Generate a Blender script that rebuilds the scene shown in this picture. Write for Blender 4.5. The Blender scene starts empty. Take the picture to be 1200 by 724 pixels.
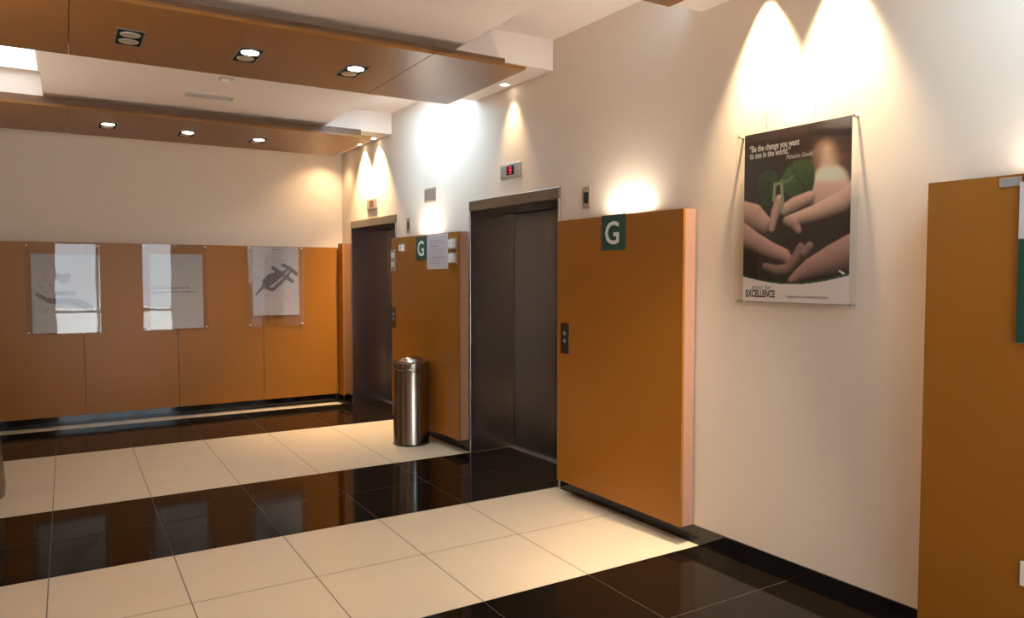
import bpy, bmesh, math, random
from mathutils import Vector, Matrix
random.seed(7)
scene = bpy.context.scene
C = bpy.context.collection
PI = math.pi

# ------------------------------------------------------------------ camera
F = 865.3; YAW = 0.54250; PITCH = 0.04612
cd = bpy.data.cameras.new('camera'); cam = bpy.data.objects.new('camera', cd); C.objects.link(cam)
cd.sensor_fit = 'HORIZONTAL'; cd.sensor_width = 36.0; cd.lens = F / 1200 * 36.0; cd.clip_start = 0.05
cam.location = (0, 0, 1.6)
cam.rotation_euler = (PI / 2 - PITCH, 0, -YAW)
scene.camera = cam

# ------------------------------------------------------------------ materials
def mat(name, col, rough=0.5, metal=0.0, spec=0.5, emit=None, estr=0.0, coat=0.0, noise=None, bump=0.0, bscale=200.0):
    m = bpy.data.materials.new(name); m.use_nodes = True
    nt = m.node_tree; b = nt.nodes['Principled BSDF']
    b.inputs['Base Color'].default_value = (*col, 1)
    b.inputs['Roughness'].default_value = rough
    b.inputs['Metallic'].default_value = metal
    b.inputs['Specular IOR Level'].default_value = spec
    if coat:
        b.inputs['Coat Weight'].default_value = coat; b.inputs['Coat Roughness'].default_value = 0.05
    if emit:
        b.inputs['Emission Color'].default_value = (*emit, 1); b.inputs['Emission Strength'].default_value = estr
    if noise:
        scale3, amt = noise
        tc = nt.nodes.new('ShaderNodeTexCoord'); mp = nt.nodes.new('ShaderNodeMapping')
        mp.inputs['Scale'].default_value = scale3
        nz = nt.nodes.new('ShaderNodeTexNoise'); nz.inputs['Scale'].default_value = 1.0; nz.inputs['Detail'].default_value = 4
        mx = nt.nodes.new('ShaderNodeMix'); mx.data_type = 'RGBA'
        mx.inputs[6].default_value = (*[c * (1 - amt) for c in col], 1)
        mx.inputs[7].default_value = (*[min(1, c * (1 + amt)) for c in col], 1)
        nt.links.new(tc.outputs['Object'], mp.inputs['Vector']); nt.links.new(mp.outputs[0], nz.inputs['Vector'])
        nt.links.new(nz.outputs['Fac'], mx.inputs[0]); nt.links.new(mx.outputs[2], b.inputs['Base Color'])
    if bump:
        tc = nt.nodes.new('ShaderNodeTexCoord'); nz = nt.nodes.new('ShaderNodeTexNoise'); nz.inputs['Scale'].default_value = bscale
        bp = nt.nodes.new('ShaderNodeBump'); bp.inputs['Strength'].default_value = bump; bp.inputs['Distance'].default_value = 0.002
        nt.links.new(tc.outputs['Object'], nz.inputs['Vector']); nt.links.new(nz.outputs['Fac'], bp.inputs['Height'])
        nt.links.new(bp.outputs[0], b.inputs['Normal'])
    return m

M = {}
M['wall'] = mat('wall_paint', (0.72, 0.605, 0.495), 0.6, spec=0.3, bump=0.08)
M['ceil'] = mat('ceiling_paint', (0.84, 0.72, 0.64), 0.7, spec=0.2)
M['wood'] = mat('honey_wood_veneer', (0.30, 0.112, 0.013), 0.32, spec=0.26, noise=((1.2, 1.2, 0.35), 0.10))
M['woodc'] = mat('honey_wood_canopy', (0.215, 0.085, 0.014), 0.36, spec=0.3, noise=((0.5, 2.0, 1.2), 0.10))
M['woodedge'] = mat('wood_edge_dark', (0.16, 0.07, 0.025), 0.5)
M['return'] = mat('cream_laminate', (0.38, 0.205, 0.145), 0.5, spec=0.3)
M['white_tile'] = mat('cream_polished_tile', (0.575, 0.465, 0.345), 0.22, spec=0.4, noise=((3, 3, 3), 0.04))
M['black_tile'] = mat('black_polished_tile', (0.007, 0.0045, 0.003), 0.07, spec=0.17)
M['grout_d'] = mat('grout_grey', (0.13, 0.10, 0.075), 0.8)
M['grout_l'] = mat('grout_brown', (0.08, 0.058, 0.043), 0.6)
M['skirt'] = mat('black_granite', (0.008, 0.007, 0.007), 0.06, spec=0.5)
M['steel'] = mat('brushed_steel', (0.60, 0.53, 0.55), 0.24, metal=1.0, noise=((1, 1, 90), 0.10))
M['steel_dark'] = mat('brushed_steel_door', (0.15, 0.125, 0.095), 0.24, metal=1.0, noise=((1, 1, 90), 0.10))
M['binsteel'] = mat('bin_steel', (0.32, 0.27, 0.225), 0.2, metal=1.0, noise=((1, 1, 60), 0.08))
M['bintaper'] = mat('bin_brown_steel', (0.30, 0.25, 0.20), 0.35, metal=1.0)
M['alu'] = mat('aluminium', (0.46, 0.43, 0.40), 0.4, metal=0.8)
M['black'] = mat('black_plastic', (0.012, 0.011, 0.01), 0.4)
M['void'] = mat('dark_slot', (0.01, 0.01, 0.01), 0.9, spec=0.1)
M['white_p'] = mat('white_plastic', (0.78, 0.74, 0.68), 0.4)
M['beige_p'] = mat('beige_grille', (0.34, 0.25, 0.19), 0.5)
M['grey_p'] = mat('grey_grille', (0.46, 0.41, 0.37), 0.5)
M['green'] = mat('green_sign', (0.005, 0.055, 0.040), 0.35)
M['letter'] = mat('white_letter', (0.72, 0.75, 0.74), 0.5)
M['ink'] = mat('dark_ink', (0.05, 0.045, 0.045), 0.6)
M['ink_l'] = mat('grey_ink', (0.22, 0.20, 0.20), 0.6)
M['cream_ink'] = mat('pale_ink', (0.70, 0.64, 0.58), 0.6)
M['lamp_on'] = mat('lamp_lit', (1, 1, 1), 0.3, emit=(1.0, 0.90, 0.74), estr=14.0)
M['lamp_off'] = mat('lamp_unlit', (0.55, 0.48, 0.38), 0.3, metal=0.6)
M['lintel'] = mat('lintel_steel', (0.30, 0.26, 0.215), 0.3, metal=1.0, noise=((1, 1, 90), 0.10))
M['bezel'] = mat('dark_metal_bezel', (0.20, 0.17, 0.15), 0.4, metal=0.6)
M['skylight'] = mat('daylight_diffuser', (0.8, 0.85, 0.9), 0.5, emit=(0.80, 0.92, 1.0), estr=2.2)
M['red'] = mat('red_digit', (0.3, 0.0, 0.02), 0.4, emit=(1.0, 0.02, 0.07), estr=1.6)
M['red_dim'] = mat('dim_red_screen', (0.10, 0.03, 0.02), 0.3)
M['screen'] = mat('dark_screen', (0.012, 0.004, 0.005), 0.15)
M['blue_tag'] = mat('grey_tag', (0.30, 0.31, 0.33), 0.4)
M['redbrown'] = mat('red_brown_trim', (0.13, 0.03, 0.015), 0.4)
M['ground'] = mat('outdoor_paving', (0.62, 0.62, 0.60), 0.8)

def attr_mat(name, rough=0.35, spec=0.5):
    m = bpy.data.materials.new(name); m.use_nodes = True
    nt = m.node_tree; b = nt.nodes['Principled BSDF']
    a = nt.nodes.new('ShaderNodeAttribute'); a.attribute_name = 'Col'
    nt.links.new(a.outputs['Color'], b.inputs['Base Color'])
    b.inputs['Roughness'].default_value = rough; b.inputs['Specular IOR Level'].default_value = spec
    return m
M['print'] = attr_mat('printed_paper')

def clear_mat(name, ior=1.49, rough=0.0, tint=(1, 1, 1), gain=1.0, wobble=0.0):
    m = bpy.data.materials.new(name); m.use_nodes = True
    nt = m.node_tree; nt.nodes.clear()
    o = nt.nodes.new('ShaderNodeOutputMaterial'); mx = nt.nodes.new('ShaderNodeMixShader')
    t = nt.nodes.new('ShaderNodeBsdfTransparent'); t.inputs[0].default_value = (*tint, 1)
    g = nt.nodes.new('ShaderNodeBsdfGlossy'); g.inputs['Roughness'].default_value = rough
    fr = nt.nodes.new('ShaderNodeFresnel'); fr.inputs[0].default_value = ior
    if wobble:
        tc = nt.nodes.new('ShaderNodeTexCoord'); nz = nt.nodes.new('ShaderNodeTexNoise'); nz.inputs['Scale'].default_value = 3.0; nz.inputs['Detail'].default_value = 1
        bp = nt.nodes.new('ShaderNodeBump'); bp.inputs['Strength'].default_value = wobble; bp.inputs['Distance'].default_value = 0.02
        nt.links.new(tc.outputs['Object'], nz.inputs['Vector']); nt.links.new(nz.outputs['Fac'], bp.inputs['Height'])
        nt.links.new(bp.outputs[0], g.inputs['Normal'])
    ge = nt.nodes.new('ShaderNodeNewGeometry'); inv = nt.nodes.new('ShaderNodeMath'); inv.operation = 'SUBTRACT'; inv.inputs[0].default_value = 1.0
    ml = nt.nodes.new('ShaderNodeMath'); ml.operation = 'MULTIPLY'; m2 = nt.nodes.new('ShaderNodeMath'); m2.operation = 'MULTIPLY'; m2.inputs[1].default_value = gain; m2.use_clamp = True
    nt.links.new(ge.outputs['Backfacing'], inv.inputs[1]); nt.links.new(fr.outputs[0], ml.inputs[0]); nt.links.new(inv.outputs[0], ml.inputs[1]); nt.links.new(ml.outputs[0], m2.inputs[0])
    nt.links.new(m2.outputs[0], mx.inputs[0]); nt.links.new(t.outputs[0], mx.inputs[1]); nt.links.new(g.outputs[0], mx.inputs[2])
    nt.links.new(mx.outputs[0], o.inputs[0])
    return m
M['acrylic'] = clear_mat('clear_acrylic', 1.49, 0.0, (0.985, 0.98, 0.97), wobble=0.02, gain=1.15)
M['acrylic_b'] = clear_mat('glossy_clear_acrylic', 1.49, 0.0, (0.985, 0.98, 0.97), wobble=0.03, gain=1.6)
M['glass'] = clear_mat('window_glass', 1.45, 0.0, (0.95, 0.97, 0.97))

# ------------------------------------------------------------------ builders
class MB:
    def __init__(self): self.bm = bmesh.new()
    def box(self, x0, x1, y0, y1, z0, z1, bev=0.0, seg=2):
        t = bmesh.new(); bmesh.ops.create_cube(t, size=1.0)
        bmesh.ops.scale(t, vec=(abs(x1 - x0), abs(y1 - y0), abs(z1 - z0)), verts=t.verts)
        if bev: bmesh.ops.bevel(t, geom=list(t.edges), offset=bev, segments=seg, affect='EDGES', profile=0.5)
        bmesh.ops.translate(t, vec=((x0 + x1) / 2, (y0 + y1) / 2, (z0 + z1) / 2), verts=t.verts)
        self._add(t); return self
    def lathe(self, prof, n=64, mtx=None):
        t = bmesh.new(); rings = []
        for r, z in prof:
            if r < 1e-5: rings.append([t.verts.new((0, 0, z))])
            else: rings.append([t.verts.new((r * math.cos(2 * PI * i / n), r * math.sin(2 * PI * i / n), z)) for i in range(n)])
        for a, b in zip(rings, rings[1:]):
            for i in range(n):
                j = (i + 1) % n
                if len(a) == 1 and len(b) == 1: continue
                if len(a) == 1: t.faces.new((a[0], b[j], b[i]))
                elif len(b) == 1: t.faces.new((a[i], a[j], b[0]))
                else: t.faces.new((a[i], a[j], b[j], b[i]))
        for f in t.faces: f.smooth = True
        bmesh.ops.recalc_face_normals(t, faces=t.faces)
        if mtx: bmesh.ops.transform(t, matrix=mtx, verts=t.verts)
        self._add(t); return self
    def tube(self, p, q, r, n=12):
        p = Vector(p); q = Vector(q); d = q - p
        m = Matrix.Translation(p) @ d.to_track_quat('Z', 'Y').to_matrix().to_4x4()
        return self.lathe([(0, 0), (r, 0), (r, d.length), (0, d.length)], n, m)
    def _add(self, t):
        me = bpy.data.meshes.new('tmp'); t.to_mesh(me); t.free(); self.bm.from_mesh(me); bpy.data.meshes.remove(me)
    def build(self, name, m, parent=None, loc=None, rotz=0.0):
        me = bpy.data.meshes.new(name); self.bm.to_mesh(me); self.bm.free()
        me.materials.append(m)
        return link(name, me, parent, loc, rotz)

def link(name, me, parent=None, loc=None, rotz=0.0):
    if me.polygons and all(f.use_smooth for f in me.polygons): me.set_sharp_from_angle(angle=math.radians(35))
    o = bpy.data.objects.new(name, me); C.objects.link(o)
    if parent: o.parent = parent
    if loc is not None: o.location = loc
    o.rotation_euler = (0, 0, rotz)
    return o

def tag(o, label, cat, group=None):
    o['label'] = label; o['category'] = cat
    if group: o['group'] = group
    return o

def thing(name, label, cat, loc=(0, 0, 0), rotz=0.0, group=None):
    o = bpy.data.objects.new(name, None); C.objects.link(o); o.empty_display_size = 0.1
    o.location = loc; o.rotation_euler = (0, 0, rotz)
    return tag(o, label, cat, group)

def struct(o): o['kind'] = 'structure'; return o

def copy_tree(o, parent=None):
    c = o.copy(); C.objects.link(c)
    if parent: c.parent = parent
    for ch in list(o.children): copy_tree(ch, c)
    return c

# text in the XY plane -> mesh; axes maps (tx, ty, tz) to local coordinates
def text_bm(body, size, axes, origin, align='LEFT', ext=0.0006, shear=0.0, bold=0.0, squash=1.0):
    cu = bpy.data.curves.new('txt', 'FONT'); cu.body = body; cu.size = size; cu.align_x = align; cu.extrude = ext
    cu.shear = shear; cu.offset = bold; cu.resolution_u = 3
    ob = bpy.data.objects.new('txt', cu); C.objects.link(ob)
    dg = bpy.context.evaluated_depsgraph_get()
    me = bpy.data.meshes.new_from_object(ob.evaluated_get(dg))
    bpy.data.objects.remove(ob); bpy.data.curves.remove(cu)
    ax, ay, az = [Vector(a) for a in axes]; o = Vector(origin)
    for v in me.vertices:
        x, y, z = v.co; v.co = o + ax * (x * squash) + ay * y + az * z
    mb = MB(); mb.bm.from_mesh(me); bpy.data.meshes.remove(me)
    return mb
WALL_AX = ((0, -1, 0), (0, 0, 1), (-1, 0, 0))       # right wall: reads towards smaller u, faces -x
BACK_AX = ((1, 0, 0), (0, 0, 1), (0, -1, 0))        # back wall: reads along +x, faces -y

# ------------------------------------------------------------------ right wall frame
SL = 0.0305; A = math.atan(SL); X0 = 3.19 + SL * 2.9
def W(u, d=0.0, z=0.0):
    return (X0 - math.sin(A) * u - math.cos(A) * d, math.cos(A) * u - math.sin(A) * d, z)
YB = 9.13
XL = -1.05
YF = -4.0
ZC = 3.34      # upper ceiling
ZS = 3.12      # dropped ceiling and bulkheads

# ------------------------------------------------------------------ floor
def build_floor():
    bm = bmesh.new()
    def quad(x0, x1, y0, y1, z, mi):
        f = bm.faces.new([bm.verts.new(p) for p in ((x0, y0, z), (x1, y0, z), (x1, y1, z), (x0, y1, z))]); f.material_index = mi
    xs = [-1.338, -0.728, -0.118, 0.486, 1.100, 1.714, 2.352, 4.0]
    rows = [(YF - 0.1, -3.5, 1), (-3.5, -2.9, 1), (-2.9, -2.2, 0), (-2.2, -1.5, 0), (-1.5, -0.9, 1), (-0.9, -0.25, 1), (-0.25, 0.45, 0), (0.45, 1.2, 0),
            (1.2, 1.86, 1), (1.86, 2.51, 1), (2.51, 3.115, 1), (3.115, 3.83, 0), (3.83, 4.545, 0), (4.545, 5.19, 1), (5.19, 5.843, 1),
            (5.843, 7.63, 0), (7.63, 8.89, 1), (8.89, YB + 0.1, 0)]
    for y0, y1, b in rows:
        quad(xs[0], xs[-1], y0, y1, -0.0006, 3 if b else 2)
        for xa, xb in zip(xs, xs[1:]):
            g = 0.003 if not b else 0.0018
            quad(xa + g, xb - g, y0 + (g if y0 not in (3.115, 5.843, 8.89) else 0), y1 - (g if y1 not in (4.545, 7.63) else 0), 0.0, 1 if b else 0)
    quad(xs[0], xs[-1], YF - 0.1, YB + 0.1, -0.05, 2)
    me = bpy.data.meshes.new('floor'); bm.to_mesh(me); bm.free()
    for k in ('white_tile', 'black_tile', 'grout_d', 'grout_l'): me.materials.append(M[k])
    return struct(link('floor', me))
build_floor()

# ------------------------------------------------------------------ walls and ceiling
L2 = (4.517, 5.868); L1 = (7.459, 8.809); LZ = 2.245
w = MB()
T = 0.56
for a, b in ((YF - 0.2, L2[0]), (L2[1], L1[0]), (L1[1], YB + 0.25)): w.box(0, T, a, b, 0, ZC)
for a, b in (L2, L1):
    w.box(0, T, a, b, LZ, ZC); w.box(T - 0.02, T, a, b, 0, LZ)
struct(w.build('wall_right', M['wall'], loc=(X0, 0, 0), rotz=A))
struct(MB().box(XL - 0.2, 3.1, YB, YB + 0.2, 0, ZC).build('wall_back', M['wall']))
struct(MB().box(XL - 0.2, XL, YF - 0.2, YB + 0.2, 0, ZC).build('wall_left', M['wall']))
WX0, WX1, WZ1 = -0.30, 2.50, 2.55
w = MB().box(XL, WX0, YF - 0.15, YF, 0, ZC).box(WX1, 3.9, YF - 0.15, YF, 0, ZC).box(WX0, WX1, YF - 0.15, YF, WZ1, ZC)
struct(w.build('wall_front', M['wall']))
wf = MB()
for x in (WX0, 0.66, 1.62, WX1 - 0.06): wf.box(x, x + 0.06, YF - 0.11, YF - 0.04, 0, WZ1)
for z in (0.0, 0.62, WZ1 - 0.06): wf.box(WX0, WX1, YF - 0.10, YF - 0.05, z, z + 0.06)
win = struct(wf.build('window_1', M['alu']))
MB().box(WX0 + 0.02, WX1 - 0.02, YF - 0.078, YF - 0.072, 0.03, WZ1 - 0.03).build('glass_pane', M['glass'], win)
struct(MB().box(-12, 14, YF - 20, YF - 0.2, -0.12, -0.06).build('ground', M['ground']))
# ceilings: upper one, dropped centre raft, bulkheads in the side slots
struct(MB().box(XL - 0.2, 3.9, YF - 0.2, YB + 0.3, ZC, ZC + 0.1).build('ceiling', M['ceil']))
struct(MB().box(-0.135, 2.285, YF, YB, ZS, ZC).build('ceiling', M['ceil']))
k = 1
for a, b in ((1.65, 3.159), (4.618, 5.773), (7.58, YB)):
    bm = MB()
    # right bulkhead: prism from raft to the slanted wall
    def prism(bm_, pts, z0, z1):
        t = bmesh.new(); lo = [t.verts.new((x, y, z0)) for x, y in pts]; hi = [t.verts.new((x, y, z1)) for x, y in pts]
        t.faces.new(lo[::-1]); t.faces.new(hi); n = len(pts)
        for i in range(n): t.faces.new((lo[i], lo[(i + 1) % n], hi[(i + 1) % n], hi[i]))
        bmesh.ops.recalc_face_normals(t, faces=t.faces); bm_._add(t)
    p, q = W(a), W(b)
    prism(bm, [(2.285, p[1]), (p[0], p[1]), (q[0], min(q[1], YB)), (2.285, min(q[1], YB))], ZS, ZC)
    struct(bm.build('trim_%d' % k, M['ceil'])); k += 1
    bm = MB().box(XL, -0.135, a, min(b, YB), ZS, ZC)
    struct(bm.build('trim_%d' % k, M['ceil'])); k += 1

# skirting
s = MB()
for a, b in ((YF, L2[0] - 0.02), (L2[1] + 0.02, L1[0] - 0.02), (L1[1] + 0.01, 9.1)):
    u = a
    while u < b - 1e-4:
        e = min(b, u + 0.6) if b - u > 0.9 else b
        s.box(-0.012, 0.0, u + 0.0008, e - 0.0008, 0, 0.108); u = e
struct(s.build('baseboard_right', M['skirt'], loc=(X0, 0, 0), rotz=A))
struct(MB().box(XL, 2.99, YB - 0.012, YB, 0, 0.108).build('baseboard_back', M['skirt']))
struct(MB().box(XL, XL + 0.012, YF, YB - 0.012, 0, 0.108).build('baseboard_left', M['skirt']))

# ------------------------------------------------------------------ lifts
def lift(u0, u1, label):
    c = (u0 + u1) / 2; hw = (u1 - u0) / 2
    t = thing('elevator_entrance', label, 'elevator', W(c), A, 'steel lift entrances in the right wall')
    D = 0.46; jt = 0.022
    # far and near reveals
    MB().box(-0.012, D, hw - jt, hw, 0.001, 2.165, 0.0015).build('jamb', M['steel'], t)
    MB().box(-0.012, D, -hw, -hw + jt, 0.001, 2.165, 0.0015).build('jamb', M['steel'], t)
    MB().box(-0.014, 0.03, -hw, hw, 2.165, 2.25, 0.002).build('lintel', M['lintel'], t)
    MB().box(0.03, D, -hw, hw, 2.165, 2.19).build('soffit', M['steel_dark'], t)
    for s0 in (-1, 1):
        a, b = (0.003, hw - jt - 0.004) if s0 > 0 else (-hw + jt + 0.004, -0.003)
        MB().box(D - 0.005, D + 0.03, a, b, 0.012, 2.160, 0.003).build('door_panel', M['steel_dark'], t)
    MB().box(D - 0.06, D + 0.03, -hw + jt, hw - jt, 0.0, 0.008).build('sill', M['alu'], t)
    return t
lift(*L2, 'steel lift entrance between the waste bin panel and the panel with the large G sign')
lift(*L1, 'far steel lift entrance beside the back corner, partly behind the steel bin')

# ------------------------------------------------------------------ right wall wood panels
PD = 0.112
def wpanel(u0, u1, label, seams=(), zt=1.985, zb=0.11):
    t = thing('wall_panel', label, 'wall panel', W((u0 + u1) / 2, 0, zb), A, 'honey wood panels on the lift wall')
    c = (u0 + u1) / 2; H = zt - zb
    es = [u0] + list(seams) + [u1]
    for a, b in zip(es, es[1:]):
        MB().box(-PD, -PD + 0.018, a - c + (0.0012 if a != u0 else 0), b - c - (0.0012 if b != u1 else 0), 0, H, 0.0008).build('board', M['wood'], t)
    if u1 - u0 > 0.4:
        for s0, e in ((1, u0 - c), (-1, u1 - c)):
            MB().box(-PD + 0.018, -0.010, e, e + s0 * 0.018, 0, H, 0.001).build('end_return', M['return'], t)
        MB().box(-PD + 0.018, -0.013, u0 - c + 0.018, u1 - c - 0.018, 0, 0.018).build('bottom_rail', M['woodedge'], t)
        for q in (-0.3, 0.3):
            MB().box(-PD + 0.018, 0.0, q * (u1 - u0) - 0.02, q * (u1 - u0) + 0.02, 0.9, 0.94).build('bracket', M['alu'], t)
    else:
        MB().box(-PD + 0.018, 0.0, u0 - c, u1 - c, 0.02, H).build('backing', M['woodedge'], t)
    return t
wpanel(3.172, 4.40, 'honey wood wall panel with the large green G sign and a call plate')
wpanel(5.885, 7.352, 'honey wood wall panel between the two lifts, behind the steel bin', seams=(6.60,))
wpanel(0.55, 1.777, 'honey wood wall panel at the right edge of the photo beside the hands poster')
wpanel(8.83, 8.985, 'narrow strip of honey wood between the far lift and the back corner')

# ------------------------------------------------------------------ back wall panels
edges = [-0.77, 0.146, 1.060, 1.990, 2.965]
blabels = ['honey wood panel at the left end of the back wall behind the heart poster',
           'honey wood panel on the back wall between the heart poster and the text poster',
           'honey wood panel on the back wall between the text poster and the syringe poster',
           'honey wood panel at the right end of the back wall, glowing orange by the corner']
for (a, b), lb in zip(zip(edges, edges[1:]), blabels):
    c = (a + b) / 2
    t = thing('wall_panel', lb, 'wall panel', (c, YB, 0.115), 0, 'honey wood panels on the back wall')
    MB().box(a - c + 0.002, b - c - 0.002, -0.11, -0.092, 0, 1.825, 0.0012).build('board', M['wood'], t)
    MB().box(a - c + 0.03, b - c - 0.03, -0.092, 0, 0.05, 1.79).build('backing', M['woodedge'], t)

# ------------------------------------------------------------------ canopies
def canopy(y0, y1, label, x0=-0.98, x1=2.722, joints=(0.045, 2.027)):
    t = thing('ceiling_canopy', label, 'ceiling panel', (0, 0, 3.0), 0, 'suspended honey wood canopies')
    xs = [x0] + list(joints) + [x1]
    for i, (a, b) in enumerate(zip(xs, xs[1:])):
        MB().box(a + (0.002 if i else 0), b - (0.002 if i < len(xs) - 2 else 0), y0, y1, 0, 0.022, 0.0015).build('board', M['woodc'], t)
    MB().box(x0 + 0.03, x1 - 0.045, y0 + 0.20, y1 - 0.20, 0.022, ZS - 3.0 - 0.001).build('carrier_frame', M['woodedge'], t)
    return t
canopy(4.335, 5.54, 'near suspended wood ceiling canopy holding three large black downlights')
canopy(7.30, 8.60, 'far suspended wood ceiling canopy close to the back wall')
canopy(1.73, 2.945, 'suspended wood ceiling canopy whose corner just shows at the top edge above the poster wall', x1=2.738)

# ------------------------------------------------------------------ downlights (twin lamps in a black box)
def downlight(x, y, label, first_on, group, sx=0.125, sy=0.30, flip=False):
    t = thing('twin_downlight', label, 'ceiling light', (x, y, 3.0), 0, group)
    fr = MB(); b = 0.010
    hx, hy = sx / 2, sy / 2
    fr.box(-hx - b, hx + b, -hy - b, -hy, -0.004, 0.0).box(-hx - b, hx + b, hy, hy + b, -0.004, 0.0)
    fr.box(-hx - b, -hx, -hy, hy, -0.004, 0.0).box(hx, hx + b, -hy, hy, -0.004, 0.0)
    fr.build('bezel', M['bezel'], t)
    MB().box(-hx, hx, -hy, hy, -0.0025, 0.0).build('tray', M['void'], t)
    r = min(0.052, hx * 0.82)
    for i, yy in enumerate((-hy * 0.46, hy * 0.46)):
        on = (i == 0) if first_on == 'near' else (i == 1) if first_on == 'far' else False
        MB().lathe([(0, -0.0105), (r * 0.7, -0.0095), (r, -0.006), (r * 1.04, -0.0026), (0, -0.0026)], 32, Matrix.Translation((0, yy, 0))).build('lamp', M['lamp_on'] if on else M['lamp_off'], t)
    return t
def spot(name, loc, power, angle, blend=0.6, col=(1.0, 0.79, 0.54), rad=0.04, target=None):
    l = bpy.data.lights.new(name, 'SPOT'); l.energy = power; l.spot_size = math.radians(angle); l.spot_blend = blend
    l.color = col; l.shadow_soft_size = rad
    o = bpy.data.objects.new(name, l); C.objects.link(o); o.location = loc
    if target is not None:
        o.rotation_euler = (Vector(target) - Vector(loc)).to_track_quat('-Z', 'Y').to_euler()
    return o
GW = 'twin downlights in the near canopy'; GF = 'twin downlights in the far canopy'
near = [(0.352, 4.965, None, 'unlit twin downlight at the left of the near canopy, both lamps dull'),
        (1.024, 4.965, 'near', 'lit twin downlight in the middle of the near canopy'),
        (1.718, 4.975, 'near', 'lit twin downlight at the right of the near canopy')]
DL = []
for x, y, on, lb in near:
    downlight(x, y, lb, on, GW, 0.135, 0.31)
    if on: DL.append((x, y - 0.07))
far = [(0.365, 7.95, 'lit downlight at the left of the far canopy'),
       (1.055, 8.00, 'lit downlight in the middle of the far canopy'),
       (1.74, 8.04, 'lit downlight at the right of the far canopy')]
for x, y, lb in far:
    downlight(x, y, lb, 'near', GF, 0.14, 0.32)
    DL.append((x, y - 0.07))
PW = 55
for x, y in DL: spot('canopy_lamp', (x, y, 2.97), PW if y < 6 else PW * (1.1 if x > 1.5 else 0.4), 95, 0.8, rad=0.05)
# the lamps of the canopy over the camera light the foreground
for x in (0.35, 1.03): spot('canopy_lamp', (x, 2.3, 2.97), PW * 0.9, 95, 0.8, rad=0.05)
spot('canopy_lamp', (1.72, 2.3, 2.97), 150, 58, 1.0, (1.0, 0.90, 0.74), 0.05, (2.75, 3.45, 0))

# wall washers in the bulkheads
def washer(u, d, label):
    t = thing('recessed_spotlight', label, 'ceiling light', W(u, d, ZS), A, 'small round spotlights in the bulkheads')
    MB().lathe([(0.036, 0.0), (0.050, 0.0), (0.050, -0.004), (0.046, -0.006), (0.036, -0.004), (0.036, 0.0)], 32).build('rim', M['white_p'], t)
    MB().lathe([(0, -0.003), (0.034, -0.003), (0.036, 0.0), (0, 0.0)], 32).build('lamp', M['lamp_on'], t)
WW = (1.0, 0.70, 0.38)
washer(8.80, 0.17, 'small spotlight in the back corner bulkhead lighting the back wall')
spot('wall_wash_lamp', W(8.80, 0.17, ZS - 0.02), 42, 110, 1.0, (1.0, 0.74, 0.42), 0.03, (2.50, YB, 1.5))
for u, d, p, lb in ((5.155, 0.085, 45, 'single small spotlight in the bulkhead above the lift with the lit floor display'),
                    (8.35, 0.075, 430, 'small spotlight above the far lift, nearer the back corner of the pair'),
                    (7.92, 0.075, 430, 'small spotlight above the far lift, nearer the photographer of the pair')):
    washer(u, d, lb)
    spot('wall_wash_lamp', W(u, d, ZS - 0.02), p, 84 if u > 6 else 66, 1.0, WW, 0.02, W(u, 0, 2.1))
for u in (2.69, 2.27):
    spot('wall_wash_lamp', W(u, 0.07, ZS - 0.02), 400, 68, 1.0, (1.0, 0.78, 0.50), 0.025, W(u, 0, 1.75))

# ------------------------------------------------------------------ fittings on ceiling
t = thing('ceiling_vent', 'long slim white air vent in the ceiling between the two canopies', 'vent', (1.08, 6.79, ZS))
v = MB().box(-0.19, 0.19, -0.062, -0.050, -0.008, 0).box(-0.19, 0.19, 0.050, 0.062, -0.008, 0).box(-0.19, -0.178, -0.05, 0.05, -0.008, 0).box(0.178, 0.19, -0.05, 0.05, -0.008, 0)
v.build('frame', M['grey_p'], t)
sl = MB()
for i in range(7):
    y = -0.045 + i * 0.015
    sl.box(-0.178, 0.178, y - 0.0035, y + 0.0035, -0.006, 0.0)
sl.build('slats', M['grey_p'], t)
for x, y, lb in ((1.097, 6.114, 'small round ceiling detector behind the middle near downlight, just above the air vent'),
                 (1.025, 7.568, 'small round ceiling detector just in front of the far canopy'),
                 (1.117, 4.10, 'round ceiling detector in front of the near canopy, cut by the top of the photo')):
    t = thing('smoke_detector', lb, 'smoke detector', (x, y, ZS), 0, 'round detectors on the ceiling')
    MB().lathe([(0, -0.006), (0.052, -0.006), (0.055, 0.0), (0, 0.0)], 32).build('base', M['grey_p'], t)
    MB().lathe([(0, -0.032), (0.026, -0.031), (0.034, -0.022), (0.036, -0.006), (0, -0.006)], 32).build('sensor_head', M['white_p'], t)
t = thing('skylight_panel', 'bright white daylight panel in the ceiling slot at the left edge of the photo', 'ceiling light', (-0.56, 6.68, ZC))
fr = MB().box(-0.40, 0.42, -0.86, -0.83, -0.012, 0).box(-0.40, 0.42, 0.83, 0.86, -0.012, 0).box(-0.40, -0.37, -0.83, 0.83, -0.012, 0).box(0.39, 0.42, -0.83, 0.83, -0.012, 0)
fr.build('frame', M['white_p'], t)
MB().box(-0.37, 0.39, -0.83, 0.83, -0.006, 0).build('diffuser', M['skylight'], t)
t = thing('ceiling_fitting', 'small black fitting in the bright ceiling slot at the left edge of the photo', 'fitting', (-0.43, 6.9, ZC - 0.006))
MB().box(-0.03, 0.03, -0.13, 0.13, -0.03, 0, 0.004).build('housing', M['black'], t)

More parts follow.
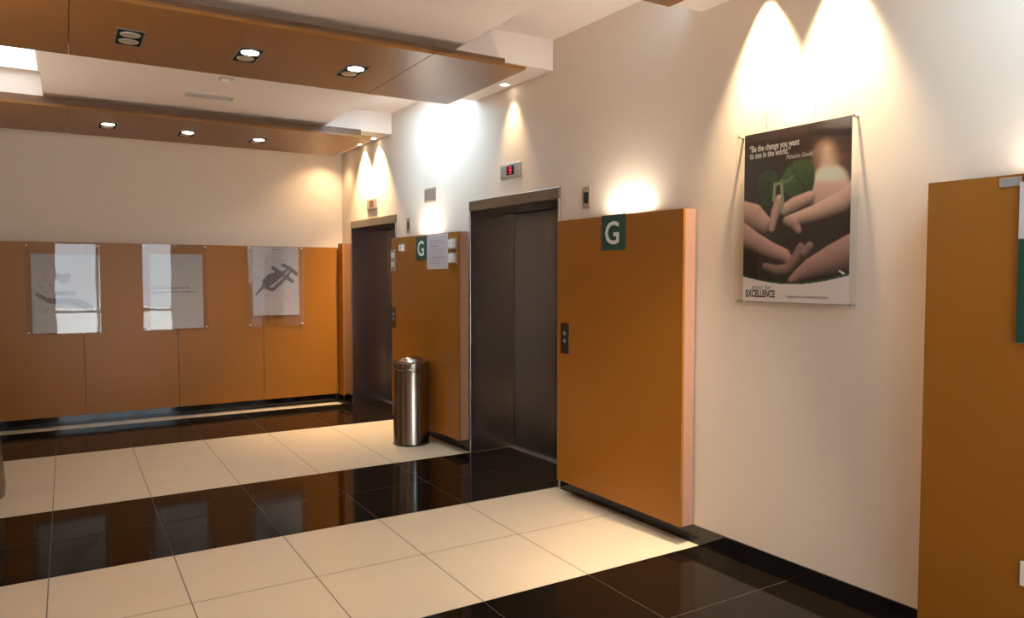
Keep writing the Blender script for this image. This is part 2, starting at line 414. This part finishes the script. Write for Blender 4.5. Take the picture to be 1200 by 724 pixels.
# ------------------------------------------------------------------ waste bins
t = thing('waste_bin', 'cylindrical stainless steel waste bin with a domed lid by the lift panel', 'bin', (2.782, 6.475, 0))
R0 = 0.170
MB().lathe([(0, 0.003), (R0 - 0.004, 0.003), (R0, 0.008), (R0, 0.022), (R0 - 0.002, 0.026), (R0 - 0.002, 0.690), (R0 - 0.006, 0.694), (0, 0.694)], 96).build('body', M['binsteel'], t)
MB().lathe([(R0 - 0.007, 0), (R0 + 0.001, 0), (R0 + 0.001, 0.018), (R0 - 0.007, 0.018)], 96, Matrix.Translation((0, 0, 0.0))).build('foot_ring', M['black'], t)
ld = MB().lathe([(R0 - 0.008, 0.694), (R0 - 0.008, 0.706), (R0 + 0.002, 0.708), (R0 + 0.003, 0.712), (R0 + 0.003, 0.722), (R0 - 0.001, 0.726), (R0 - 0.001, 0.733), (R0 + 0.003, 0.737),
                 (R0 + 0.003, 0.772), (R0 - 0.003, 0.780), (R0 - 0.02, 0.783), (R0 - 0.045, 0.785)], 96).build('lid', M['binsteel'], t)
MB().lathe([(R0 - 0.045, 0.785), (R0 - 0.055, 0.797), (0.08, 0.822), (0.04, 0.830), (0, 0.832)], 96).build('dome', M['binsteel'], ld)
t = thing('waste_bin', 'brownish flared steel bin cut by the left edge of the photo', 'bin', (-0.585, 6.43, 0))
MB().lathe([(0, 0.0), (0.165, 0.0), (0.168, 0.012), (0.172, 0.09), (0.160, 0.26), (0.142, 0.48), (0.134, 0.62), (0, 0.62)], 64).build('body', M['bintaper'], t)
MB().lathe([(0.134, 0.62), (0.140, 0.625), (0.140, 0.69), (0.10, 0.74), (0, 0.75)], 64).build('lid', M['black'], t)

# ------------------------------------------------------------------ prints (flat graphics with vertex colour)
def cap(p, segs):
    """nearest capsule on a chain [(x, y, r), ...]: returns signed distance and offset direction"""
    best = (1e9, 0, 0)
    for (x0, y0, r0), (x1, y1, r1) in zip(segs, segs[1:]):
        dx, dy = x1 - x0, y1 - y0; L = dx * dx + dy * dy + 1e-12
        t = max(0, min(1, ((p[0] - x0) * dx + (p[1] - y0) * dy) / L))
        ex, ey = p[0] - x0 - t * dx, p[1] - y0 - t * dy; r = r0 + t * (r1 - r0)
        dd = math.hypot(ex, ey) - r
        if dd < best[0]: best = (dd, ex / r, ey / r)
    return best
def lerp(a, b, t): return tuple(x + (y - x) * t for x, y in zip(a, b))
def sm(a, b, x):
    t = max(0, min(1, (x - a) / (b - a))); return t * t * (3 - 2 * t)

def print_mesh(name, w, h, nx, ny, fn, to_local, parent, thick=0.0012, gain=1.0):
    """sheet of paper w x h; fn(s, t) -> linear colour, s left to right, t top to bottom"""
    verts, faces, cols = [], [], []
    for j in range(ny + 1):
        for i in range(nx + 1):
            s, t = i / nx, j / ny
            verts.append(to_local(s * w, (1 - t) * h, thick)); cols.append(fn(s, t))
    for j in range(ny):
        for i in range(nx):
            a = j * (nx + 1) + i
            faces.append((a, a + nx + 1, a + nx + 2, a + 1))
    n = len(verts)
    cor = [(0, 0), (w, 0), (w, h), (0, h)]
    for x, y in cor: verts.append(to_local(x, y, 0)); cols.append((0.8, 0.8, 0.8))
    for x, y in cor: verts.append(to_local(x, y, thick)); cols.append((0.8, 0.8, 0.8))
    faces.append((n + 3, n + 2, n + 1, n))
    for i in range(4):
        j = (i + 1) % 4; faces.append((n + i, n + j, n + 4 + j, n + 4 + i))
    me = bpy.data.meshes.new(name); me.from_pydata(verts, [], faces)
    ca = me.color_attributes.new('Col', 'FLOAT_COLOR', 'POINT')
    for i, c in enumerate(cols): ca.data[i].color = (*[min(0.86, v * gain) for v in c], 1)
    me.materials.append(M['print'])
    o = bpy.data.objects.new(name, me); C.objects.link(o); o.parent = parent
    return o

# --- hands poster on the right wall
U0, U1, Z0, Z1 = 2.185, 2.813, 1.459, 2.353
PWD, PHT = U1 - U0, Z1 - Z0
def st(px, py):
    s = (px - 875) / 124.0; top = 160 - 24 * s; bot = 353 + 3 * s
    return s, (py - top) / (bot - top)
def chain(*pts):
    out = []
    for x, y, r in pts:
        s, t = st(x, y); out.append((s * PWD, t * PHT, r / 124.0 * PWD))
    return out
SK = (0.34, 0.20, 0.155)
hands = [  # back to front: colour, chain
    ((0.34, 0.19, 0.12), chain((971, 180, 13), (974, 190, 13))),
    ((0.58, 0.40, 0.27), chain((973, 178, 6), (974, 192, 8), (975, 204, 13))),
    ((0.80, 0.60, 0.44), chain((972, 214, 15), (980, 215, 16))),
    ((0.50, 0.33, 0.25), chain((966, 226, 12), (992, 226, 12))),
    ((0.50, 0.31, 0.24), chain((1006, 222, 10), (990, 236, 10), (962, 249, 8), (930, 259, 5))),
    ((0.42, 0.26, 0.21), chain((868, 247, 11), (888, 254, 13), (902, 263, 9))),
    ((0.46, 0.29, 0.23), chain((955, 231, 6), (938, 239, 7), (926, 246, 6))),
    ((0.48, 0.30, 0.25), chain((920, 234, 5), (915, 250, 5), (911, 269, 3))),
    ((0.36, 0.22, 0.18), chain((930, 259, 5), (938, 262, 5), (943, 270, 3.5))),
    ((0.36, 0.21, 0.18), chain((866, 272, 13), (890, 284, 10), (910, 293, 8), (927, 299, 6.5), (931, 303, 5))),
    ((0.20, 0.115, 0.095), chain((904, 313, 4), (918, 317, 5), (931, 315, 5), (940, 303, 5), (946, 290, 4.5))),
    ((0.22, 0.13, 0.11), chain((950, 296, 4), (956, 288, 4))),
    ((0.26, 0.15, 0.125), chain((1006, 292, 17), (980, 304, 14), (958, 314, 10), (944, 322, 6), (936, 329, 4))),
]
leaf_l = (st(905, 217), 0.080, 0.062, 0.25, (0.018, 0.042, 0.016)); leaf_l2 = (st(908, 238), 0.055, 0.05, -0.5, (0.012, 0.028, 0.011))
leaf_r = (st(943, 211), 0.098, 0.098, -0.55, (0.036, 0.070, 0.022))
stem = [chain((922, 212, 1.4), (923, 228, 1.6), (924, 246, 2.0)), chain((922, 214, 1.2), (914, 216, 1.3), (913, 234, 1.5)), chain((922, 213, 1.2), (930, 212, 1.2), (936, 206, 1))]
def hands_art(s, t):
    x, y = s * PWD, t * PHT
    # white foot with a curved top edge and green line
    c0 = 0.845 + 0.055 * math.sin(PI * min(1, max(0, s * 0.92 + 0.02))) - 0.015 * s
    if t > c0 + 0.004: return (0.60, 0.54, 0.52)
    if t > c0 - 0.010: return lerp((0.008, 0.030, 0.010), (0.03, 0.07, 0.025), s)
    bg = lerp((0.030, 0.020, 0.018), (0.010, 0.007, 0.006), t)
    g = math.exp(-(((s - 0.80) / 0.22) ** 2 + ((t - 0.24) / 0.13) ** 2))
    bg = lerp(bg, (0.16, 0.085, 0.05), g)
    if s > 0.62 and t < 0.13: bg = lerp(bg, (0.10, 0.085, 0.085), sm(0.62, 0.95, s) * sm(0.14, 0.06, t))
    lf = abs(t - (0.045 + 0.11 * (s - 0.6)))
    if s > 0.62: bg = lerp(bg, (0.02, 0.015, 0.014), 0.8 * sm(0.03, 0.012, lf))
    lf2 = abs(t - (0.20 - 0.06 * (s - 0.6)))
    if s > 0.60: bg = lerp(bg, (0.05, 0.025, 0.018), 0.5 * sm(0.016, 0.004, lf2))
    col = bg
    for c, ch in hands[:4]:
        d, ex, ey = cap((x, y), ch); k = sm(0.022, -0.022, d)
        if k > 0: col = lerp(col, tuple(v * max(0.3, 1.05 - 0.25 * ey - 0.20 * abs(ex)) for v in c), k)
    for (ls, lt), ry, rx, an, c in (leaf_l, leaf_l2, leaf_r):
        dx, dy = x - ls * PWD, y - lt * PHT
        p = dx * math.cos(an) + dy * math.sin(an); q = -dx * math.sin(an) + dy * math.cos(an)
        w_ = rx * (1 - 0.25 * q / ry); e = math.hypot(p / max(0.01, w_), q / ry)
        k = sm(1.06, 0.94, e)
        if k > 0:
            vein = 1.0 - 0.35 * math.exp(-(p / 0.005) ** 2) + 0.12 * math.sin(q * 160 + abs(p) * 140)
            col = lerp(col, tuple(v * vein * (1.1 - 0.5 * q / ry) for v in c), k)
    for c, ch in hands[4:]:
        d, ex, ey = cap((x, y), ch); k = sm(0.006, -0.003, d)
        if k > 0:
            sh = max(0.10, 0.92 - 0.75 * ey - 0.30 * abs(ex))
            col = lerp(col, tuple(v * sh for v in c), k)
    for i, ch in enumerate(stem):
        d, ex, ey = cap((x, y), ch); k = sm(0.004, -0.002, d)
        if k > 0: col = lerp(col, (0.22, 0.27, 0.15) if i < 2 else (0.12, 0.18, 0.07), k)
    d, ex, ey = cap((x, y), chain((989, 317, 0.8), (993, 320, 1.3), (997, 325, 0.8)))
    if d < 0: col = (0.55, 0.60, 0.52)
    return col

AU0, AU1, AZ0, AZ1 = 2.146, 2.866, 1.432, 2.372
uc = (AU0 + AU1) / 2
t = thing('framed_poster', 'acrylic framed poster of cupped hands holding a green seedling on the right wall', 'poster', W(uc, 0, AZ0), A)
print_mesh('print', PWD, PHT, 150, 214, hands_art, lambda x, y, k: (-0.021 - k, (U1 - uc) - x, Z0 - AZ0 + y), t, gain=1.4)
MB().box(-0.0305, -0.0265, AU0 - uc, AU1 - uc, 0, AZ1 - AZ0, 0.001).build('acrylic_sheet', M['acrylic'], t)
H4 = AZ1 - AZ0
for yy in (AU0 - uc + 0.025, AU1 - uc - 0.025):
    for zz in (0.025, H4 - 0.025):
        MB().tube((0, yy, zz), (-0.038, yy, zz), 0.007, 16).build('standoff', M['alu'], t)
for u in (2.672, 2.383):
    MB().tube((-0.024, u - uc, H4 - 0.005), (-0.024, u - uc, H4 + 0.075), 0.0022, 8).build('hanging_wire', M['alu'], t)
tx = -0.0228
def wtext(body, px, py, size, m, name, **kw):
    s, tt = st(px, py)
    text_bm(body, size, WALL_AX, (tx, (U1 - uc) - s * PWD, Z0 - AZ0 + (1 - tt) * PHT), ext=0.0003, **kw).build(name, M[m], t)
wtext('\u201cBe the change you want', 881.5, 179.5, 0.046, 'cream_ink', 'quote_text', squash=0.66, bold=0.0012)
wtext('to see in the world.\u201d', 882, 187.3, 0.046, 'cream_ink', 'quote_text', squash=0.66, bold=0.0012)
wtext('Mahatma Gandhi', 927, 186.5, 0.030, 'cream_ink', 'quote_text', squash=0.76, shear=0.3)
wtext('EXCELLENCE', 879, 348, 0.052, 'ink', 'title_text', squash=0.62, bold=0.0016)
wtext('quest for', 886, 339.5, 0.040, 'ink_l', 'title_text', squash=0.85, shear=0.35)
wtext('A passion for the best performance', 930, 348.8, 0.022, 'ink_l', 'caption_text', squash=0.76)

# --- back wall posters
FY = YB - 0.11
def back_poster(label, ax0, ax1, az0, az1, px0, px1, pz0, pz1, fn, nx=90, ny=120):
    c = (ax0 + ax1) / 2
    t = thing('framed_poster', label, 'poster', (c, FY, az0), 0, 'acrylic posters on the back wall')
    print_mesh('print', px1 - px0, pz1 - pz0, nx, ny, fn, lambda x, y, k: (px0 - c + x, -0.016 - k, pz0 - az0 + y), t)
    MB().box(ax0 - c, ax1 - c, -0.0255, -0.0215, 0, az1 - az0, 0.001).build('acrylic_sheet', M['acrylic_b'], t)
    for xx in (ax0 - c + 0.022, ax1 - c - 0.022):
        for zz in (0.022, az1 - az0 - 0.022):
            MB().tube((xx, 0, zz), (xx, -0.033, zz), 0.009, 16).build('standoff', M['white_p'], t)
    return t
PG0, PG1 = (0.36, 0.33, 0.33), (0.46, 0.42, 0.42)
rnd = random.Random(3)
def speck(x, y, f):
    return 0.5 + 0.5 * math.sin(x * f * 1.3 + 2.1 * math.sin(y * f * 0.7)) * math.sin(y * f + 1.7 * math.sin(x * f * 0.9))
dots1 = [(rnd.uniform(0.05, 0.3), rnd.uniform(0.3, 0.5)) for _ in range(9)] + [(rnd.uniform(0.05, 0.25), rnd.uniform(0.68, 0.75)) for _ in range(7)]
pw1 = 0.60; ph1 = 0.82
def P1(px, py, r): return ((px - 36) / 80 * pw1, (py - 297) / 91 * ph1, r / 80 * pw1)
arm1 = [P1(43, 344, 2.2), P1(50, 348, 2.2), P1(58, 351, 3.2), P1(72, 352, 3.5), P1(84, 352, 4), P1(94, 355, 5), P1(105, 360, 4)]
arm2 = [P1(67, 342.5, 2.3), P1(86, 342.5, 2.3)]
def art1(s, t):
    x, y = s * pw1, t * ph1
    col = lerp(PG0, PG1, t)
    hx, hy, _ = P1(73.5, 326, 0); k = pw1 / 80
    a, b = (x - hx) / (10.2 * k), -(y - hy) / (8.2 * k) + 0.05
    hv = (a * a + b * b - 0.62) ** 3 - a * a * b ** 3 * 1.1
    if hv < 0: return lerp((0.10, 0.015, 0.018), (0.16, 0.05, 0.05), speck(x, y, 300))
    for ch in (arm1, arm2):
        d, _, _ = cap((x, y), ch)
        if d < 0.002 + 0.004 * speck(x, y, 420): return lerp((0.02, 0.013, 0.014), (0.30, 0.26, 0.26), 0.75 * speck(x + 1, y, 380))
    for dx, dy in dots1:
        if math.hypot(s - dx, (t - dy) * 1.35) < 0.011: return (0.20, 0.16, 0.16)
    return col
back_poster('acrylic poster with a red heart above a dark outstretched shape, leftmost on the back wall', -0.366, 0.306, 0.985, 1.925, -0.31, 0.29, 0.997, 1.817, art1)
tl = [(0.40, 0.425, 0.455, 0.30, 0.6), (0.0, 0.455, 0.0, 0.0, 0)]
words = []
for row, (y0, xa, xb, k) in enumerate(((0.418, 0.06, 0.36, 0.55), (0.452, 0.02, 0.75, 1.0), (0.505, 0.02, 0.86, 0.75), (0.532, 0.02, 0.30, 0.5))):
    x = xa
    while x < xb:
        wl = rnd.uniform(0.03, 0.09); words.append((x, min(xb, x + wl), y0, k)); x += wl + 0.014
def art2(s, t):
    col = lerp(PG0, PG1, t)
    for xa, xb, y0, k in words:
        if xa < s < xb and abs(t - y0) < 0.009: return lerp(col, (0.12, 0.10, 0.105), k * (0.6 + 0.4 * speck(s, 0.3, 330)))
    return col
back_poster('acrylic poster with only a few lines of small text, between the heart and syringe posters', 0.712, 1.376, 0.99, 1.94, 0.78, 1.325, 1.0, 1.832, art2, 110, 150)
pw3 = 0.545; ph3 = 0.82
def P3(px, py, r): return ((px - 295) / 55 * pw3, (py - 288) / 80 * ph3, r / 55 * pw3)
sy = [[P3(299, 343.5, 1.2), P3(303, 339, 1.6), P3(308, 334, 1.8)],                       # needle
      [P3(308, 334, 2.0), P3(318, 338.5, 2.0), P3(337, 322, 1.7)],                       # barrel, lower side
      [P3(308, 333, 2.0), P3(309, 328, 2.6), P3(316, 322, 2.6), P3(329, 318.5, 2.2)],    # barrel, upper side
      [P3(312, 332, 3.4), P3(322, 325, 3.6), P3(328, 321, 2.6)],                         # filling
      [P3(319, 313, 1.9), P3(328, 319, 2.0), P3(342, 328.5, 2.0)],                       # flange
      [P3(330, 320, 1.5), P3(338, 313, 1.6)], [P3(334, 323.5, 1.4), P3(341, 316, 1.5)],  # plunger rod
      [P3(331, 309.5, 2.0), P3(339, 313, 1.9), P3(347, 319.5, 2.1)]]                     # plunger top
dots3 = [(rnd.uniform(0.04, 0.30), rnd.uniform(0.2, 0.5)) for _ in range(10)] + [(rnd.uniform(0.5, 0.95), rnd.uniform(0.62, 0.82)) for _ in range(12)] + [(rnd.uniform(0.4, 0.9), rnd.uniform(0.16, 0.24)) for _ in range(4)]
def art3(s, t):
    x, y = s * pw3, t * ph3
    col = lerp((0.46, 0.40, 0.41), (0.42, 0.37, 0.38), t)
    if 0.40 < s < 0.60 and abs(t - 0.045) < 0.006: return lerp(col, (0.2, 0.17, 0.17), 0.6)
    for ch in sy:
        d, _, _ = cap((x, y), ch)
        if d < 0.001 + 0.005 * (speck(x, y, 420) - 0.4): return lerp((0.022, 0.012, 0.015), (0.30, 0.25, 0.26), 0.7 * speck(x + 2, y, 350))
    for dx, dy in dots3:
        if math.hypot(s - dx, (t - dy) * 1.45) < 0.012: return lerp(col, (0.15, 0.11, 0.11), 0.7)
    return col
back_poster('pale poster with a dark syringe picture, rightmost on the back wall', 1.815, 2.468, 0.99, 1.938, 1.871, 2.410, 1.120, 1.936, art3, 110, 150)

# ------------------------------------------------------------------ signs and small fittings on the right wall
def wthing(name, label, cat, u, z, d=0.0, group=None): return thing(name, label, cat, W(u, d, z), A, group)
def g_sign(u0, u1, z0, z1, label):
    c = (u0 + u1) / 2
    t = wthing('floor_sign', label, 'sign', c, z0, PD, 'green G signs')
    MB().box(-0.004, 0, u0 - c, u1 - c, 0, z1 - z0, 0.0008).build('plate', M['green'], t)
    h = z1 - z0
    text_bm('G', h * 0.90, WALL_AX, (-0.0045, (u1 - u0) * 0.37, h * 0.185), ext=0.0008, squash=1.02, bold=0.003).build('letter', M['letter'], t)
g_sign(3.672, 3.905, 1.760, 1.990, 'large green square sign with a white G on the panel right of the near lift')
g_sign(6.512, 6.742, 1.745, 1.972, 'green square sign with a white G on the panel between the lifts')
# notice sheet
def art_n(s, t):
    col = (0.52, 0.47, 0.48)
    for k_ in range(9):
        y0 = 0.16 + k_ * 0.085
        if abs(t - y0) < 0.012 and 0.10 < s < 0.72 + 0.16 * math.sin(k_ * 2.3): return (0.30, 0.26, 0.27)
    return col
t = wthing('notice_sheet', 'white notice sheet of small print beside the G sign between the lifts', 'notice', 6.29, 1.660, PD)
print_mesh('paper', 0.41, 0.312, 60, 50, art_n, lambda x, y, k: (-0.004 - k, 0.205 - x, y), t)
MB().box(-0.004, 0, -0.212, 0.212, -0.006, 0.318, 0.0008).build('holder', M['white_p'], t)
# two small dispensers / switches
for z, lb in ((1.833, 'upper of two small pale switch boxes beside the notice sheet'), (1.708, 'lower of two small pale switch boxes beside the notice sheet')):
    t = wthing('switch_box', lb, 'switch', 5.975, z, PD, 'switch boxes by the notice')
    MB().box(-0.006, 0, -0.075, 0.075, -0.008, 0.098, 0.002).build('back_plate', M['beige_p'], t)
    MB().box(-0.034, -0.006, -0.05, 0.045, 0.004, 0.085, 0.006).build('cover', M['white_p'], t)
t = wthing('switch_box', 'tiny pale box at the left end of the panel between the lifts', 'switch', 7.075, 1.835, PD)
MB().box(-0.004, 0, -0.06, 0.06, 0, 0.08, 0.001).build('back_plate', M['beige_p'], t)
MB().box(-0.022, -0.004, -0.05, 0.05, 0.008, 0.072, 0.004).build('cover', M['white_p'], t)
def call_plate(u, z0, label, hh=0.218, ww=0.10):
    t = wthing('call_button_plate', label, 'lift button', u, z0, PD, 'lift call plates')
    MB().box(-0.004, 0, -ww / 2, ww / 2, 0, hh, 0.001).build('plate', M['steel_dark'], t)
    MB().box(-0.006, -0.004, -0.012, 0.038, hh * 0.22, hh * 0.80, 0.0008).build('panel_inset', M['black'], t)
    for zz in (0.42, 0.66):
        MB().tube((-0.006, 0.000, hh * zz), (-0.011, 0.000, hh * zz), 0.014, 24).build('button', M['alu'], t)
call_plate(4.305, 1.040, 'dark steel call button plate on the panel under the large G sign')
call_plate(7.300, 1.046, 'dark steel call button plate at the left edge of the panel behind the bin')
t = wthing('access_keypad', 'slim grey keypad plate high on the left edge of the panel between the lifts', 'keypad', 7.305, 1.640, PD)
MB().box(-0.006, 0, -0.055, 0.055, 0, 0.225, 0.001).build('plate', M['alu'], t)
for z in (0.045, 0.14): MB().box(-0.012, -0.006, -0.035, 0.035, z, z + 0.05, 0.002).build('key_block', M['white_p'], t)

def indicator(u, z0, lit, label):
    t = wthing('floor_indicator', label, 'display', u, z0, 0, 'floor displays above the lifts')
    hw, h = 0.15, 0.113
    MB().box(-0.010, 0, -hw, hw, 0, h, 0.002).build('plate', M['alu'], t)
    MB().box(-0.0115, -0.010, -0.055, 0.055, 0.022, 0.096).build('screen', M['screen'] if lit else M['red_dim'], t)
    if lit:
        d = MB(); zc, hh, hw2, th = 0.059, 0.027, 0.017, 0.006
        def seg(y0, y1, z0_, z1_): d.box(-0.0125, -0.0115, y0, y1, z0_, z1_)
        seg(-hw2, hw2, zc + hh - th, zc + hh); seg(-hw2, hw2, zc - th / 2, zc + th / 2); seg(-hw2, hw2, zc - hh, zc - hh + th)
        seg(-hw2, -hw2 + th, zc, zc + hh); seg(-hw2, -hw2 + th, zc - hh, zc); seg(hw2 - th, hw2, zc, zc + hh)
        d.build('digit', M['red'], t)
indicator(5.19, 2.390, True, 'floor display with a red digit above the near lift')
indicator(8.138, 2.358, False, 'dull floor display above the far lift')
t = wthing('speaker_grille', 'square beige grille on the wall above the notice sheet between the lifts', 'grille', 6.655, 2.315)
MB().box(-0.006, 0, -0.118, 0.118, 0, 0.135, 0.001).build('backing', M['beige_p'], t)
g = MB()
for i in range(6): g.box(-0.012, -0.006, -0.112, 0.112, 0.008 + i * 0.021, 0.020 + i * 0.021)
g.build('louvres', M['beige_p'], t)
for u, z0, lb in ((4.21, 2.068, 'slim lift lantern plate on the wall above the panel with the large G sign'), (7.16, 2.037, 'slim lift lantern plate on the wall just right of the far lift')):
    t = wthing('hall_lantern', lb, 'lift lantern', u, z0, 0, 'lift lantern plates')
    MB().box(-0.006, 0, -0.043, 0.043, 0, 0.152, 0.001).build('plate', M['beige_p'], t)
    MB().box(-0.009, -0.006, -0.028, 0.022, 0.034, 0.112, 0.001).build('lens', M['black'], t)
# right edge items
t = wthing('label_plate', 'small grey label plate at the top of the right edge panel', 'label', 1.458, 1.938, PD)
MB().box(-0.003, 0, -0.045, 0.045, 0, 0.038, 0.0008).build('plate', M['alu'], t)
MB().box(-0.0036, -0.003, -0.020, 0.032, 0.008, 0.030).build('marking', M['blue_tag'], t)
def art_d(s, t):
    if t < 0.345: return (0.60, 0.58, 0.57)
    for y0, a in ((0.385, 0.55), (0.49, 0.75)):
        if abs(t - y0) < 0.006 and 0.10 < s < a: return (0.35, 0.48, 0.43)
    return (0.005, 0.055, 0.040)
t = wthing('directory_board', 'white and green directory board cut by the right edge of the photo', 'sign', 1.23, 1.340, PD)
print_mesh('sign_face', 0.392, 0.612, 40, 90, art_d, lambda x, y, k: (-0.012 - k, 0.196 - x, y), t)
MB().box(-0.012, 0, -0.197, 0.197, -0.001, 0.613, 0.001).build('back_board', M['white_p'], t)
MB().box(-0.014, 0, -0.197, 0.190, 0.613, 0.640, 0.002).build('top_trim', M['redbrown'], t)
t = wthing('wall_socket', 'white socket plate low on the right edge panel', 'socket', 1.326, 0.406, PD)
MB().box(-0.009, 0, -0.062, 0.062, 0, 0.096, 0.003).build('plate', M['white_p'], t)
MB().box(-0.0105, -0.009, -0.02, 0.02, 0.03, 0.062, 0.001).build('switch', M['white_p'], t)

# ------------------------------------------------------------------ daylight, slots and panel uplights
def area(name, loc, sx, sy, power, col, target):
    l = bpy.data.lights.new(name, 'AREA'); l.shape = 'RECTANGLE'; l.size = sx; l.size_y = sy; l.energy = power; l.color = col
    o = bpy.data.objects.new(name, l); C.objects.link(o); o.location = loc
    o.rotation_euler = (Vector(target) - Vector(loc)).to_track_quat('-Z', 'Y').to_euler()
    return o
COOL = (0.48, 0.76, 1.0)
area('slot_lamp', (2.52, 6.34, 3.33), 0.40, 1.0, 34, COOL, (2.52, 6.34, 0))
area('slot_lamp', (2.75, 0.7, 3.26), 0.80, 1.2, 46, COOL, (2.75, 0.7, 0))
area('slot_lamp', (2.75, 3.21, 3.23), 0.75, 0.14, 1.0, COOL, (2.75, 4.6, 3.2))
UPC = (1.0, 0.94, 0.82)
def uplight(loc, sx, sy, power, yaw, tilt):
    o = area('panel_uplight', loc, sx, sy, power, UPC, (loc[0], loc[1], 9))
    o.rotation_euler = (Matrix.Rotation(yaw, 3, 'Z') @ Matrix.Rotation(tilt, 3, 'Y') @ Matrix.Rotation(PI, 3, 'X')).to_euler()
for u, p in ((3.75, 7.5), (6.63, 7.5), (1.25, 3.8)): uplight(W(u, 0.058, 1.975), 0.05, 0.36, p, A, -0.45)
# unseen left wall panels with uplights, added to brighten the ceiling
k = 7
for y0, y1 in ((0.55, 1.78), (3.17, 4.40), (5.88, 7.35)):
    pb = MB().box(XL + PD - 0.018, XL + PD, y0, y1, 0.11, 1.985, 0.0008).box(XL + 0.01, XL + PD - 0.018, y0, y0 + 0.018, 0.11, 1.985).box(XL + 0.01, XL + PD - 0.018, y1 - 0.018, y1, 0.11, 1.985)
    struct(pb.build('trim_%d' % k, M['wood'])); k += 1
    uplight((XL + 0.058, (y0 + y1) / 2, 1.975), 0.05, 0.6, 34.0 if y0 < 2 else 25.0 if y0 < 5 else 9.0, 0.0, 0.55)
sun = bpy.data.lights.new('sun', 'SUN'); sun.energy = 85; sun.angle = 0.01; sun.color = (1.0, 0.96, 0.90)
so = bpy.data.objects.new('sun', sun); C.objects.link(so); so.rotation_euler = Vector((0.1, -0.45, -1)).to_track_quat('-Z', 'Y').to_euler()
# portal at the window
l = bpy.data.lights.new('window_portal', 'AREA'); l.shape = 'RECTANGLE'; l.size = WX1 - WX0; l.size_y = WZ1; l.cycles.is_portal = True
o = bpy.data.objects.new('window_portal', l); C.objects.link(o); o.location = ((WX0 + WX1) / 2, YF - 0.14, WZ1 / 2); o.rotation_euler = (PI / 2, 0, 0)

wd = bpy.data.worlds.new('world'); scene.world = wd; wd.use_nodes = True
bg = wd.node_tree.nodes['Background']; bg.inputs[0].default_value = (0.82, 0.91, 1.0, 1); bg.inputs[1].default_value = 7.5

# ------------------------------------------------------------------ colour management
scene.view_settings.view_transform = 'Standard'; scene.view_settings.look = 'None'
scene.view_settings.exposure = 0.0; scene.view_settings.gamma = 1.0
scene.view_settings.use_curve_mapping = False
